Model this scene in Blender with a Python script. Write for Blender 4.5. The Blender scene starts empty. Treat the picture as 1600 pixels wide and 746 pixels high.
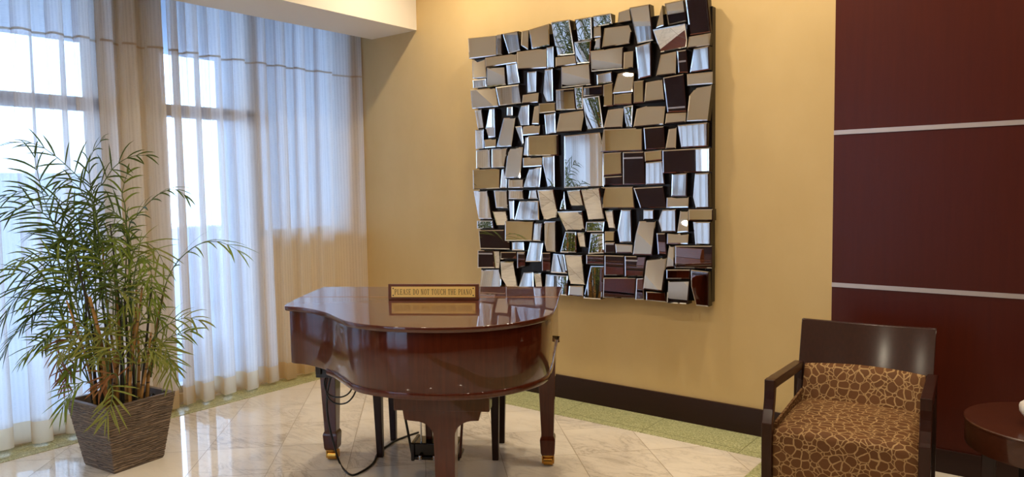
import bpy, math, random
import numpy as np
from mathutils import Vector, Matrix
random.seed(11)
PI = math.pi
SC = bpy.context.scene
COL = SC.collection

# ------------------------------------------------------------------ camera
FPX = 1139.816
yaw, pit, rol = [math.radians(a) for a in (127.869, -3.918, -0.921)]
Fv = np.array([math.cos(yaw)*math.cos(pit), math.sin(yaw)*math.cos(pit), math.sin(pit)])
R0 = np.array([math.sin(yaw), -math.cos(yaw), 0.0]); U0 = np.cross(R0, Fv)
Rv = math.cos(rol)*R0 + math.sin(rol)*U0
Uv = -math.sin(rol)*R0 + math.cos(rol)*U0
CP = np.array([5.007, -4.261, 1.5])
def ray(px, py): return Fv + Rv*(px-800)/FPX - Uv*(py-373)/FPX
def hit(px, py, axis, val):
    d = ray(px, py); return CP + d*((val-CP[axis])/d[axis])
def hit_plane(px, py, p0, n):
    d = ray(px, py); return CP + d*(np.dot(p0-CP, n)/np.dot(d, n))
cam_data = bpy.data.cameras.new('camera'); cam = bpy.data.objects.new('camera', cam_data); COL.objects.link(cam)
cam_data.sensor_width = 36; cam_data.lens = FPX*36/1600; cam_data.clip_start = 0.05
M = Matrix(((Rv[0], Uv[0], -Fv[0], CP[0]), (Rv[1], Uv[1], -Fv[1], CP[1]), (Rv[2], Uv[2], -Fv[2], CP[2]), (0, 0, 0, 1)))
cam.matrix_world = M
SC.camera = cam

# ------------------------------------------------------------------ materials
class NT:
    def __init__(s, name):
        s.m = bpy.data.materials.new(name); s.m.use_nodes = True
        s.t = s.m.node_tree; s.n = s.t.nodes; s.l = s.t.links
        for x in list(s.n): s.n.remove(x)
        s.out = s.n.new('ShaderNodeOutputMaterial')
    def add(s, typ, **kw):
        x = s.n.new(typ)
        for k, v in kw.items(): setattr(x, k, v)
        return x
    def set(s, sock, v):
        if hasattr(v, 'is_output'): s.l.new(v, sock)
        else: sock.default_value = v
    def math(s, op, a, b=None, c=None, clamp=False):
        x = s.add('ShaderNodeMath', operation=op); x.use_clamp = clamp
        s.set(x.inputs[0], a)
        if b is not None: s.set(x.inputs[1], b)
        if c is not None: s.set(x.inputs[2], c)
        return x.outputs[0]
    def mix(s, f, a, b):
        x = s.add('ShaderNodeMix', data_type='RGBA'); s.set(x.inputs[0], f)
        s.set(x.inputs[6], a if hasattr(a, 'is_output') else (*a[:3], 1)); s.set(x.inputs[7], b if hasattr(b, 'is_output') else (*b[:3], 1))
        return x.outputs[2]
    def ramp(s, f, stops):
        x = s.add('ShaderNodeValToRGB'); s.l.new(f, x.inputs[0]); e = x.color_ramp.elements
        while len(e) < len(stops): e.new(0.5)
        for i, (p, c) in enumerate(stops): e[i].position = p; e[i].color = (*c[:3], 1) if hasattr(c, '__len__') else (c, c, c, 1)
        return x.outputs[0]
    def coord(s, kind='Object'): return s.add('ShaderNodeTexCoord').outputs[kind]
    def mapping(s, v, scale=(1, 1, 1), rot=(0, 0, 0)):
        x = s.add('ShaderNodeMapping'); s.l.new(v, x.inputs[0]); x.inputs['Scale'].default_value = scale; x.inputs['Rotation'].default_value = rot
        return x.outputs[0]
    def noise(s, v, scale=5, detail=4, rough=.5, dist=0):
        x = s.add('ShaderNodeTexNoise'); s.l.new(v, x.inputs['Vector']); x.inputs['Scale'].default_value = scale
        x.inputs['Detail'].default_value = detail; x.inputs['Roughness'].default_value = rough; x.inputs['Distortion'].default_value = dist
        return x.outputs
    def bump(s, h, strength=.2, dist=.01):
        x = s.add('ShaderNodeBump'); s.l.new(h, x.inputs['Height']); x.inputs['Strength'].default_value = strength; x.inputs['Distance'].default_value = dist
        return x.outputs[0]
    def bsdf(s, col, rough=.5, spec=.5, metal=0, coat=0, coat_r=.05, normal=None, sheen=0):
        b = s.add('ShaderNodeBsdfPrincipled')
        s.set(b.inputs['Base Color'], col if hasattr(col, 'is_output') else (*col[:3], 1)); s.set(b.inputs['Roughness'], rough)
        b.inputs['Specular IOR Level'].default_value = spec; b.inputs['Metallic'].default_value = metal
        b.inputs['Coat Weight'].default_value = coat; b.inputs['Coat Roughness'].default_value = coat_r
        b.inputs['Sheen Weight'].default_value = sheen
        if normal is not None: s.l.new(normal, b.inputs['Normal'])
        return b.outputs[0]
    def done(s, sh): s.l.new(sh, s.out.inputs[0]); return s.m
def srgb(r, g, b):
    f = lambda c: (c/255/12.92) if c/255 <= .04045 else ((c/255+.055)/1.055)**2.4
    return (f(r), f(g), f(b))
MAT = {}
def simple(name, col, rough=.5, spec=.5, metal=0, coat=0, coat_r=.05):
    t = NT(name); MAT[name] = t.done(t.bsdf(col, rough, spec, metal, coat, coat_r)); return MAT[name]

# yellow plaster
t = NT('yellow_plaster'); c = t.coord(); n = t.noise(t.mapping(c, (1, 1, .6)), 1.6, 5, .6)[0]; n2 = t.noise(c, 30, 3)[0]
col = t.mix(t.ramp(n, [(.3, 0.), (.7, 1.)]), srgb(198, 168, 114), srgb(208, 179, 126))
MAT['yellow'] = t.done(t.bsdf(col, .55, .3, normal=t.bump(n2, .06, .004)))
t = NT('ceiling_paint'); c = t.coord(); n2 = t.noise(c, 60, 2)[0]
MAT['ceiling'] = t.done(t.bsdf(srgb(226, 208, 176), .8, .2, normal=t.bump(n2, .05, .002)))
t = NT('soffit_paint'); c = t.coord(); n2 = t.noise(c, 60, 2)[0]
MAT['soffit'] = t.done(t.bsdf(srgb(240, 232, 218), .75, .2, normal=t.bump(n2, .05, .002)))
# dark red wood panels
t = NT('red_wood_panel'); c = t.coord(); m = t.mapping(c, (14, 14, .8)); n = t.noise(m, 3, 6, .65, .3)[0]
col = t.mix(n, srgb(64, 19, 8), srgb(80, 27, 11))
MAT['redwood'] = t.done(t.bsdf(col, .36, .3, normal=t.bump(n, .03, .002)))
# baseboard espresso
t = NT('espresso_wood'); c = t.coord(); n = t.noise(t.mapping(c, (1.2, 14, 14)), 4, 5, .6)[0]
MAT['espresso'] = t.done(t.bsdf(t.mix(n, srgb(36, 17, 13), srgb(48, 24, 18)), .35, .3))
t = NT('chair_wood'); c = t.coord(); n = t.noise(t.mapping(c, (22, 22, 3)), 4, 5, .6)[0]
MAT['chairwood'] = t.done(t.bsdf(t.mix(n, srgb(34, 15, 10), srgb(56, 27, 18)), .34, .12, coat=.3, coat_r=.15, normal=t.bump(n, .05, .001)))
t = NT('table_wood'); c = t.coord(); n = t.noise(t.mapping(c, (4, 30, 30)), 3, 5, .6)[0]
MAT['tablewood'] = t.done(t.bsdf(t.mix(n, srgb(50, 22, 12), srgb(74, 35, 20)), .3, .2, coat=.5, coat_r=.05))
# mahogany piano
t = NT('mahogany_lacquer'); c = t.coord(); n = t.noise(t.mapping(c, (26, 26, 1.6)), 3, 6, .62, .4)[0]
col = t.mix(t.ramp(n, [(.25, 0.), (.75, 1.)]), srgb(58, 19, 7), srgb(82, 32, 14))
MAT['mahogany'] = t.done(t.bsdf(col, .3, .1, coat=.8, coat_r=.012))
t = NT('mahogany_lid_lacquer'); c = t.coord(); n = t.noise(t.mapping(c, (1.6, 26, 26)), 3, 6, .62, .4)[0]
col = t.mix(t.ramp(n, [(.25, 0.), (.75, 1.)]), srgb(60, 22, 9), srgb(84, 35, 16))
MAT['lidwood'] = t.done(t.bsdf(col, .3, .2, coat=1., coat_r=.008))
simple('brass', srgb(204, 150, 66), .25, .5, 1.)
simple('hinge_brass', srgb(150, 104, 58), .45, .5, 1.)
t = NT('brushed_brass'); c = t.coord(); n = t.noise(c, 900, 2)[0]
MAT['plate'] = t.done(t.bsdf(t.mix(n, srgb(240, 194, 100), srgb(255, 222, 140)), .38, .5, .1))
simple('letter_ink', srgb(70, 42, 14), .6)
simple('black', srgb(14, 13, 13), .35)
simple('black_gloss', srgb(16, 12, 11), .2, .5, 0, .5)
simple('cable', srgb(12, 12, 12), .5)
simple('chrome', srgb(200, 200, 200), .12, .5, 1.)
simple('strip_metal', srgb(196, 184, 178), .35, .5, .5)
t = NT('sign_wood'); c = t.coord(); n = t.noise(t.mapping(c, (3, 40, 40)), 4, 5, .6)[0]
MAT['signwood'] = t.done(t.bsdf(t.mix(n, srgb(74, 36, 18), srgb(120, 68, 36)), .35, .5, coat=.4))
simple('mirror_glass', (.90, .90, .89), .0, .5, 1.)
simple('mirror_bevel', (.93, .93, .92), .03, .5, 1.)
simple('mirror_side', srgb(16, 9, 8), .25, .5)
simple('white_ceramic', srgb(226, 216, 204), .35, .5)
simple('trim_white', srgb(236, 232, 224), .5, .4)
simple('window_metal', srgb(196, 184, 172), .4, .4)
simple('column_paint', srgb(224, 200, 160), .7, .2)
simple('outside_wall', srgb(196, 204, 216), .8, .2)
simple('outside_canopy', srgb(190, 200, 214), .8, .2)
simple('outside_ground', srgb(168, 172, 180), .8, .2)
t = NT('lamp_lens'); e = t.add('ShaderNodeEmission'); e.inputs[0].default_value = (1, .86, .62, 1); e.inputs[1].default_value = 14
MAT['lens'] = t.done(e.outputs[0])
# window glass: clear thin pane
t = NT('window_glass'); a = t.add('ShaderNodeBsdfTransparent'); a.inputs[0].default_value = (.96, .98, 1, 1)
g = t.add('ShaderNodeBsdfGlossy'); g.inputs['Roughness'].default_value = .01; fr = t.add('ShaderNodeFresnel'); fr.inputs[0].default_value = 1.45
ms = t.add('ShaderNodeMixShader'); t.l.new(fr.outputs[0], ms.inputs[0]); t.l.new(a.outputs[0], ms.inputs[1]); t.l.new(g.outputs[0], ms.inputs[2])
MAT['glass'] = t.done(ms.outputs[0])
# sheer fabric
def sheer(name, open_, colr, stripes=True):
    t = NT(name); uv = t.add('ShaderNodeUVMap').outputs[0]
    sx = t.add('ShaderNodeSeparateXYZ'); t.l.new(uv, sx.inputs[0])
    wav = t.math('SINE', t.math('MULTIPLY', sx.outputs[0], 2*PI/.026))
    n = t.noise(t.mapping(uv, (14, 2.2, 1)), 3, 4, .6)[0]
    n3 = t.noise(t.mapping(uv, (60, 160, 1)), 1, 3, .6)[0]
    st = t.math('MULTIPLY', t.ramp(t.math('ADD', t.math('MULTIPLY', wav, .5), .5), [(.35, 0.), (.65, 1.)]), t.ramp(n3, [(.35, .3), (.6, 1.)]))
    op = t.math('ADD', t.math('MULTIPLY', st, .10 if stripes else 0.), t.math('ADD', open_ - .13, t.math('MULTIPLY', n, .10)), clamp=True)
    tr = t.add('ShaderNodeBsdfTransparent')
    df = t.add('ShaderNodeBsdfDiffuse'); df.inputs[0].default_value = (*colr, 1)
    tl = t.add('ShaderNodeBsdfTranslucent'); tl.inputs[0].default_value = (*colr, 1)
    m1 = t.add('ShaderNodeMixShader'); m1.inputs[0].default_value = .72; t.l.new(df.outputs[0], m1.inputs[1]); t.l.new(tl.outputs[0], m1.inputs[2])
    m2 = t.add('ShaderNodeMixShader'); t.l.new(op, m2.inputs[0]); t.l.new(m1.outputs[0], m2.inputs[1]); t.l.new(tr.outputs[0], m2.inputs[2])
    MAT[name] = t.done(m2.outputs[0])
sheer('sheer', .285, srgb(244, 242, 240))
sheer('hem', .14, srgb(232, 214, 182), False)
sheer('seam', .10, srgb(206, 190, 170), False)
# marble tiles laid on the diagonal
t = NT('marble_tiles'); c = t.coord(); sp = t.add('ShaderNodeSeparateXYZ'); t.l.new(c, sp.inputs[0])
P = t.math('MULTIPLY', t.math('ADD', sp.outputs[0], sp.outputs[1]), 1/math.sqrt(2)); Q = t.math('MULTIPLY', t.math('SUBTRACT', sp.outputs[0], sp.outputs[1]), 1/math.sqrt(2))
TS = .4223
p = t.math('DIVIDE', t.math('SUBTRACT', P, .100), TS); q = t.math('DIVIDE', t.math('SUBTRACT', Q, 2.187), TS)
pf = t.math('FLOOR', p); qf = t.math('FLOOR', q)
def edge(x):
    f = t.math('FRACT', x); return t.math('MINIMUM', f, t.math('SUBTRACT', 1., f))
grout = t.math('LESS_THAN', t.math('MINIMUM', edge(p), edge(q)), .0042)
cid = t.add('ShaderNodeCombineXYZ'); t.l.new(pf, cid.inputs[0]); t.l.new(qf, cid.inputs[1])
wn = t.add('ShaderNodeTexWhiteNoise', noise_dimensions='3D'); t.l.new(cid.outputs[0], wn.inputs[0])
vm = t.add('ShaderNodeVectorMath', operation='SCALE'); t.l.new(wn.outputs['Color'], vm.inputs[0]); vm.inputs[3].default_value = 23.
va = t.add('ShaderNodeVectorMath', operation='ADD'); t.l.new(c, va.inputs[0]); t.l.new(vm.outputs[0], va.inputs[1])
mv = t.mapping(va.outputs[0], (1, 2.6, 1), (0, 0, .6))
n1 = t.noise(mv, 2.3, 7, .62, 1.3)[0]; n2 = t.noise(mv, 5.5, 6, .65, .8)[0]; n4 = t.noise(va.outputs[0], 1.2, 3)[0]
v1 = t.ramp(t.math('ABSOLUTE', t.math('SUBTRACT', n1, .5)), [(.0, 1.), (.022, .35), (.07, 0.)])
v2 = t.ramp(t.math('ABSOLUTE', t.math('SUBTRACT', n2, .52)), [(.0, .8), (.014, .2), (.05, 0.)])
vein = t.math('MULTIPLY', t.math('MAXIMUM', v1, t.math('MULTIPLY', v2, .7)), t.ramp(n4, [(.38, .08), (.62, 1.)]))
vein = t.math('MULTIPLY', vein, .5)
base = t.mix(t.ramp(n4, [(.3, 0.), (.7, 1.)]), srgb(232, 222, 206), srgb(214, 202, 186))
base = t.mix(t.math('MULTIPLY', wn.outputs[0], .25), base, srgb(205, 190, 170))
base = t.mix(vein, base, srgb(122, 110, 98))
base = t.mix(grout, base, srgb(140, 124, 100))
MAT['marble'] = t.done(t.bsdf(base, t.math('ADD', .05, t.math('MULTIPLY', grout, .4)), .55))
# green speckled granite border
def granite(name, axis):
    t = NT(name); c = t.coord(); n = t.noise(c, 130, 3, .7)[0]; n2 = t.noise(c, 45, 3, .7)[0]
    col = t.ramp(n, [(.36, srgb(104, 104, 66)), (.48, srgb(168, 168, 120)), (.62, srgb(206, 204, 160))])
    col = t.mix(t.math('MULTIPLY', t.ramp(n2, [(.45, 0.), (.6, 1.)]), .5), col, srgb(150, 152, 104))
    sp = t.add('ShaderNodeSeparateXYZ'); t.l.new(c, sp.inputs[0])
    a, b = (sp.outputs[0], sp.outputs[1]) if axis == 'x' else (sp.outputs[1], sp.outputs[0])
    l1 = t.math('LESS_THAN', t.math('ABSOLUTE', t.math('SUBTRACT', t.math('ABSOLUTE', b), .285 if axis == 'x' else .19)), .0022)
    f = t.math('FRACT', t.math('DIVIDE', t.math('ADD', a, .12), .61)); l2 = t.math('LESS_THAN', f, .006)
    ln = t.math('MAXIMUM', l1, l2)
    MAT[name] = t.done(t.bsdf(t.mix(ln, col, srgb(92, 90, 52)), .3, .45))
granite('granite_x', 'x'); granite('granite_y', 'y')
# pebble upholstery
t = NT('pebble_fabric'); c = t.coord('UV')
n = t.noise(c, 14, 2)[1]
vm = t.add('ShaderNodeVectorMath', operation='SUBTRACT'); t.l.new(n, vm.inputs[0]); vm.inputs[1].default_value = (.5, .5, .5)
vs = t.add('ShaderNodeVectorMath', operation='SCALE'); t.l.new(vm.outputs[0], vs.inputs[0]); vs.inputs[3].default_value = .035
va = t.add('ShaderNodeVectorMath', operation='ADD'); t.l.new(c, va.inputs[0]); t.l.new(vs.outputs[0], va.inputs[1])
vo = t.add('ShaderNodeTexVoronoi', feature='DISTANCE_TO_EDGE', voronoi_dimensions='2D'); t.l.new(va.outputs[0], vo.inputs['Vector']); vo.inputs['Scale'].default_value = 21; vo.inputs['Randomness'].default_value = .8
vf = t.add('ShaderNodeTexVoronoi', feature='F1', voronoi_dimensions='2D'); t.l.new(va.outputs[0], vf.inputs['Vector']); vf.inputs['Scale'].default_value = 21; vf.inputs['Randomness'].default_value = .8
f1 = t.math('SUBTRACT', 1.0, t.ramp(vf.outputs['Distance'], [(.44, 0.), (.465, 1.)]))
v2 = t.add('ShaderNodeTexVoronoi', feature='DISTANCE_TO_EDGE', voronoi_dimensions='2D'); t.l.new(va.outputs[0], v2.inputs['Vector']); v2.inputs['Scale'].default_value = 46
big = t.math('MULTIPLY', t.ramp(vo.outputs['Distance'], [(.045, 0.), (.07, 1.)]), f1)
small = t.math('MULTIPLY', t.ramp(v2.outputs['Distance'], [(.07, 0.), (.11, 1.)]), t.ramp(vf.outputs['Distance'], [(.50, 0.), (.52, 1.)]))
msk = t.math('MAXIMUM', big, small)
weave = t.noise(c, 420, 2)[0]
pc = t.mix(vf.outputs['Color'], srgb(88, 54, 27), srgb(70, 42, 20))
pc = t.mix(t.math('MULTIPLY', weave, .35), pc, srgb(140, 92, 44))
col = t.mix(msk, srgb(158, 126, 84), pc)
MAT['pebble'] = t.done(t.bsdf(col, .75, .25, normal=t.bump(t.math('ADD', msk, t.math('MULTIPLY', weave, .4)), .25, .002)))
# planter: rippled ridges
t = NT('rippled_planter'); c = t.coord(); m = t.mapping(c, (1, 1, 1))
nz = t.noise(t.mapping(c, (5, 5, 30)), 1.6, 3, .55, .3)[0]
sp = t.add('ShaderNodeSeparateXYZ'); t.l.new(c, sp.inputs[0])
zz = t.math('ADD', t.math('MULTIPLY', sp.outputs[2], 560.), t.math('MULTIPLY', nz, 20.))
w = t.math('ADD', t.math('MULTIPLY', t.math('SINE', zz), .5), .5)
col = t.mix(t.ramp(w, [(.15, 0.), (.9, 1.)]), srgb(78, 65, 55), srgb(142, 121, 102))
MAT['planter'] = t.done(t.bsdf(col, .55, .4, normal=t.bump(w, .9, .006)))
simple('planter_rim', srgb(104, 88, 74), .5, .4)
t = NT('potting_soil'); c = t.coord(); n = t.noise(c, 90, 4, .7)[0]
MAT['soil'] = t.done(t.bsdf(t.mix(n, srgb(16, 12, 9), srgb(44, 32, 22)), .95, .2, normal=t.bump(n, 1., .02)))
def leafmat(name, a, b):
    t = NT(name); c = t.coord(); n = t.noise(c, 9, 3)[0]; col = t.mix(n, a, b)
    pb = t.bsdf(col, .5, .25); tl = t.add('ShaderNodeBsdfTranslucent'); t.l.new(col, tl.inputs[0])
    ms = t.add('ShaderNodeMixShader'); ms.inputs[0].default_value = .25; t.l.new(pb, ms.inputs[1]); t.l.new(tl.outputs[0], ms.inputs[2])
    MAT[name] = t.done(ms.outputs[0])
leafmat('leaf_dark', srgb(58, 76, 26), srgb(84, 102, 36))
leafmat('leaf_mid', srgb(92, 112, 34), srgb(128, 140, 48))
leafmat('leaf_light', srgb(104, 116, 44), srgb(146, 142, 66))
leafmat('leaf_dry', srgb(110, 66, 36), srgb(150, 104, 58))
t = NT('palm_cane'); c = t.coord(); sp = t.add('ShaderNodeSeparateXYZ'); t.l.new(c, sp.inputs[0])
rg = t.math('LESS_THAN', t.math('FRACT', t.math('MULTIPLY', sp.outputs[2], 11.)), .1); n = t.noise(c, 16, 3)[0]
col = t.mix(t.ramp(n, [(.35, 0.), (.65, 1.)]), srgb(176, 128, 66), srgb(120, 92, 44)); col = t.mix(rg, col, srgb(84, 62, 34))
MAT['cane'] = t.done(t.bsdf(col, .5, .4))
simple('cane_dark', srgb(40, 34, 22), .6)
simple('petiole', srgb(74, 92, 40), .5)

# ------------------------------------------------------------------ mesh helpers
class MB:
    def __init__(s): s.v = []; s.f = []; s.mi = []; s.uv = {}
    def vert(s, p): s.v.append(tuple(float(x) for x in p)); return len(s.v)-1
    def face(s, ids, m=0): s.f.append(tuple(ids)); s.mi.append(m)
    def box(s, x0, x1, y0, y1, z0, z1, m=0):
        b = len(s.v)
        for z in (z0, z1):
            for x, y in ((x0, y0), (x1, y0), (x1, y1), (x0, y1)): s.vert((x, y, z))
        for q in ((3, 2, 1, 0), (4, 5, 6, 7), (0, 1, 5, 4), (1, 2, 6, 5), (2, 3, 7, 6), (3, 0, 4, 7)): s.face([b+i for i in q], m)
    def loft(s, rings, m=0, cap=True, closed=True):
        ids = [[s.vert(p) for p in r] for r in rings]; n = len(ids[0])
        for a, b in zip(ids[:-1], ids[1:]):
            for i in range(n if closed else n-1):
                j = (i+1) % n; s.face((a[i], a[j], b[j], b[i]), m)
        if cap: s.face(list(reversed(ids[0])), m); s.face(ids[-1], m)
    def rect_loft(s, secs, m=0):      # secs: (cx, cy, z, wx, wy)
        s.loft([[(cx-wx/2, cy-wy/2, z), (cx+wx/2, cy-wy/2, z), (cx+wx/2, cy+wy/2, z), (cx-wx/2, cy+wy/2, z)] for cx, cy, z, wx, wy in secs], m)
    def tube(s, pts, r, n=8, m=0, cap=True):
        pts = [Vector(p) for p in pts]; rings = []; up = None
        for i, p in enumerate(pts):
            d = (pts[min(i+1, len(pts)-1)] - pts[max(i-1, 0)]).normalized()
            if up is None: up = Vector((0, 0, 1)) if abs(d.z) < .9 else Vector((1, 0, 0))
            a = d.cross(up)
            a = a.normalized() if a.length > 1e-5 else Vector((1, 0, 0))
            b = a.cross(d).normalized(); up = b
            rr = r[i] if hasattr(r, '__len__') else r
            rings.append([p + a*(rr*math.cos(2*PI*k/n)) + b*(rr*math.sin(2*PI*k/n)) for k in range(n)])
        s.loft(rings, m, cap)
    def lathe(s, prof, n=32, m=0, c=(0, 0)):
        s.loft([[(c[0]+r*math.cos(2*PI*k/n), c[1]+r*math.sin(2*PI*k/n), z) for k in range(n)] for r, z in prof], m, True)
    def prism(s, outline, z0, z1, m=0, bev=0.0):
        def inset(d): return offset_outline(outline, -d)
        if bev > 0: rings = [(inset(bev), z0), (outline, z0+bev), (outline, z1-bev), (inset(bev*.3), z1-bev*.3), (inset(bev), z1)]
        else: rings = [(outline, z0), (outline, z1)]
        s.loft([[(x, y, z) for x, y in o] for o, z in rings], m)
def offset_outline(o, d):     # CCW outline; positive = outward
    n = len(o); r = []
    for i in range(n):
        a, b, c = o[i-1], o[i], o[(i+1) % n]
        t1 = Vector((b[0]-a[0], b[1]-a[1])); t2 = Vector((c[0]-b[0], c[1]-b[1]))
        if t1.length < 1e-9: t1 = t2
        if t2.length < 1e-9: t2 = t1
        t1.normalize(); t2.normalize()
        nn = Vector((t1.y+t2.y, -t1.x-t2.x)); nn.normalize()
        k = max(.5, nn.dot(Vector((t1.y, -t1.x)))); r.append((b[0]+nn.x*d/k, b[1]+nn.y*d/k))
    return r
def build(name, mb, mats, parent=None, smooth=None, bevel=0, uvfun=None, loc=None):
    me = bpy.data.meshes.new(name); me.from_pydata(mb.v, [], mb.f)
    for m in (mats if isinstance(mats, (list, tuple)) else [mats]): me.materials.append(MAT[m])
    me.polygons.foreach_set('material_index', mb.mi)
    if smooth is not None:
        me.set_sharp_from_angle(angle=math.radians(smooth)); me.polygons.foreach_set('use_smooth', [len(p_.vertices) <= 4 for p_ in me.polygons])
    if uvfun:
        uv = me.uv_layers.new(name='UVMap')
        for pl in me.polygons:
            for li in pl.loop_indices: uv.data[li].uv = uvfun(me.loops[li].vertex_index, me.vertices[me.loops[li].vertex_index].co, pl.normal)
    me.update(); o = bpy.data.objects.new(name, me); COL.objects.link(o)
    if parent: o.parent = parent
    if loc: o.location = loc
    if bevel:
        b = o.modifiers.new('bevel', 'BEVEL'); b.width = bevel; b.segments = 2; b.limit_method = 'ANGLE'; b.angle_limit = math.radians(40)
    return o
def tag(o, label=None, cat=None, group=None, kind=None):
    if label: o['label'] = label
    if cat: o['category'] = cat
    if group: o['group'] = group
    if kind: o['kind'] = kind
    return o
def thing(name, label, cat, loc=(0, 0, 0), rz=0, group=None):
    o = bpy.data.objects.new(name, None); o.empty_display_size = .1; COL.objects.link(o)
    o.location = loc; o.rotation_euler = (0, 0, rz); return tag(o, label, cat, group)
def struct(name, mb, mats, label=None, **k):
    o = build(name, mb, mats, **k); return tag(o, label, None, None, 'structure')
def boxobj(*a): m = MB(); m.box(*a); return m
def catmull(pts, n=6, closed=False):
    out = []; N = len(pts)
    for i in range(N if closed else N-1):
        g = lambda k: pts[k % N] if closed else pts[max(0, min(N-1, k))]
        p0, p1, p2, p3 = [np.array(g(i+k), float) for k in (-1, 0, 1, 2)]
        for j in range(n):
            t = j/n; out.append(tuple(.5*((2*p1)+(-p0+p2)*t+(2*p0-5*p1+4*p2-p3)*t*t+(-p0+3*p1-3*p2+p3)*t**3)))
    if not closed: out.append(tuple(float(x) for x in pts[-1]))
    return out

# ------------------------------------------------------------------ the room
CEIL = 3.5; XR = 8.5; YB = -6.2; XO = -.25
struct('floor', boxobj(XO, XR, YB, 0, -.12, 0), 'marble', 'polished cream marble floor tiles laid on the diagonal')
struct('ceiling', boxobj(XO, XR, YB-.2, .2, CEIL, CEIL+.15), 'ceiling', 'beige painted ceiling')
struct('ceiling_bulkhead', boxobj(.219, .756, YB, 0, 2.784, CEIL), 'soffit', 'dropped bulkhead in front of the curtains')
m = MB(); m.box(XO-.0, 3.937, 0, .15, -.12, CEIL)
struct('wall_back', m, 'yellow', 'mustard yellow plastered wall')
# red panelled part of the same wall: three stacked panels with pale strips between
m = MB(); m.box(3.937, XR, .012, .15, -.12, CEIL); struct('wall_back_panelling', m, 'redwood', 'dark red wood panelling right of the yellow wall')
for i, (z0, z1) in enumerate(((.122, .928), (.952, 1.765), (1.789, CEIL))):
    struct('wall_panel_%d' % (i+1), boxobj(3.937, XR, 0, .012, z0, z1), 'redwood', ('lower', 'middle', 'upper')[i] + ' dark red wood panel')
for i, z in enumerate((.94, 1.777)):
    struct('trim_%d' % (i+1), boxobj(3.937, XR, -.003, .012, z-.0118, z+.0118), 'strip_metal', ('lower', 'upper')[i] + ' pale metal strip between red panels')
struct('baseboard_back', boxobj(.0, 3.937, -.018, 0, .0, .166), 'espresso', 'dark brown baseboard under the yellow wall', bevel=.003)
struct('baseboard_panelling', boxobj(3.937, XR, -.012, .012, .0, .122), 'espresso', 'dark brown baseboard under the red panels', bevel=.003)
struct('wall_right', boxobj(XR, XR+.15, YB, .15, -.12, CEIL), 'redwood')
m = MB(); m.box(XO, .7, YB-.15, YB, -.12, CEIL); m.box(1.5, 3.1, YB-.15, YB, -.12, .3); m.box(1.5, 3.1, YB-.15, YB, 2.8, CEIL)
struct('wall_front', m, 'yellow')
struct('wall_front_panelling', boxobj(.7, 1.5, YB-.15, YB+.02, 0, CEIL), 'espresso')
struct('wall_front_panelling_2', boxobj(3.1, XR, YB-.15, YB, -.12, CEIL), 'espresso')
for z in (.94, 1.777): struct('trim_%d' % (3 if z < 1 else 4), boxobj(.7, 1.5, YB+.02, YB+.026, z-.012, z+.012), 'strip_metal')
struct('trim_5', boxobj(0, .7, YB, YB+.06, 2.62, 2.95), 'espresso')
# green granite borders
struct('floor_border_back', boxobj(.0, 3.69, -.35, -.018, 0, .003), 'granite_x', 'green speckled stone border along the yellow wall')
struct('floor_border_left', boxobj(.0, .246, YB, -.35, 0, .003), 'granite_y', 'green speckled stone border under the curtains')
struct('floor_border_right', boxobj(3.69, 4.02, YB, -.018, 0, .003), 'granite_y', 'green speckled stone border by the armchair')
# window wall: columns, sill walls, frames, panes
COLS = [(-.09, .0), (-2.09, -1.73), (-4.50, -4.14), (-6.2, -6.05)]
for i, (a, b) in enumerate(COLS): struct('wall_left_column' + ('' if i == 0 else '_%d' % i), boxobj(XO, -.035, a, b, -.12, CEIL), 'column_paint', 'painted column behind the curtains' if i == 1 else None)
WINS = [(-1.73, -.95, .06), (-.95, -.09, 1.15), (-4.14, -2.09, .06), (-6.05, -4.50, .06)]
for i, (a, b, sill) in enumerate(WINS):
    struct('wall_left_sill_%d' % (i+1), boxobj(XO, -.06, a, b, -.12, sill), 'column_paint')
    struct('wall_left_header_%d' % (i+1), boxobj(XO, -.06, a, b, 3.0, CEIL), 'column_paint')
    m = MB(); w = .028
    m.box(-.21, -.10, a, a+2*w, sill, 3.0); m.box(-.21, -.10, b-2*w, b, sill, 3.0); m.box(-.21, -.10, a, b, sill, sill+.05); m.box(-.21, -.10, a, b, 2.95, 3.0)
    if i != 1: m.box(-.21, -.10, a, b, 2.055, 2.135)
    fr = struct('window_%d' % (i+1), m, 'window_metal', 'window behind the sheer curtain')
    g = build('pane', boxobj(-.162, -.156, a+.03, b-.03, sill+.03, 2.98), 'glass', fr); g['kind'] = 'structure'
m = MB(); m.box(1.5, 3.1, YB-.12, YB-.05, .3, .35); m.box(1.5, 3.1, YB-.12, YB-.05, 2.75, 2.8); m.box(1.5, 1.56, YB-.12, YB-.05, .3, 2.8); m.box(3.04, 3.1, YB-.12, YB-.05, .3, 2.8); m.box(2.27, 2.33, YB-.12, YB-.05, .3, 2.8); m.box(1.5, 3.1, YB-.12, YB-.05, 2.05, 2.11)
fr = struct('window_5', m, 'window_metal'); g = build('pane', boxobj(1.53, 3.07, YB-.088, YB-.082, .33, 2.77), 'glass', fr); g['kind'] = 'structure'
# outside
struct('outside_pavement', boxobj(-30, XO, -25, 25, -.3, -.12), 'outside_ground')
struct('outside_canopy', boxobj(-2.8, XO, -12, 4, 3.0, 3.3), 'outside_canopy')
struct('outside_wing_wall', boxobj(-2.25, XO, .0, .25, -.12, 3.0), 'outside_wall')
m = boxobj(-5.2, -5.0, -14, .45, -.12, 1.78); m.box(-5.2, -5.0, .45, 8, -.12, 1.02); struct('outside_garden_wall', m, 'outside_wall')
struct('outside_pavement_front', boxobj(-.25, 12, -25, YB-.3, -.3, -.12), 'outside_ground')

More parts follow.
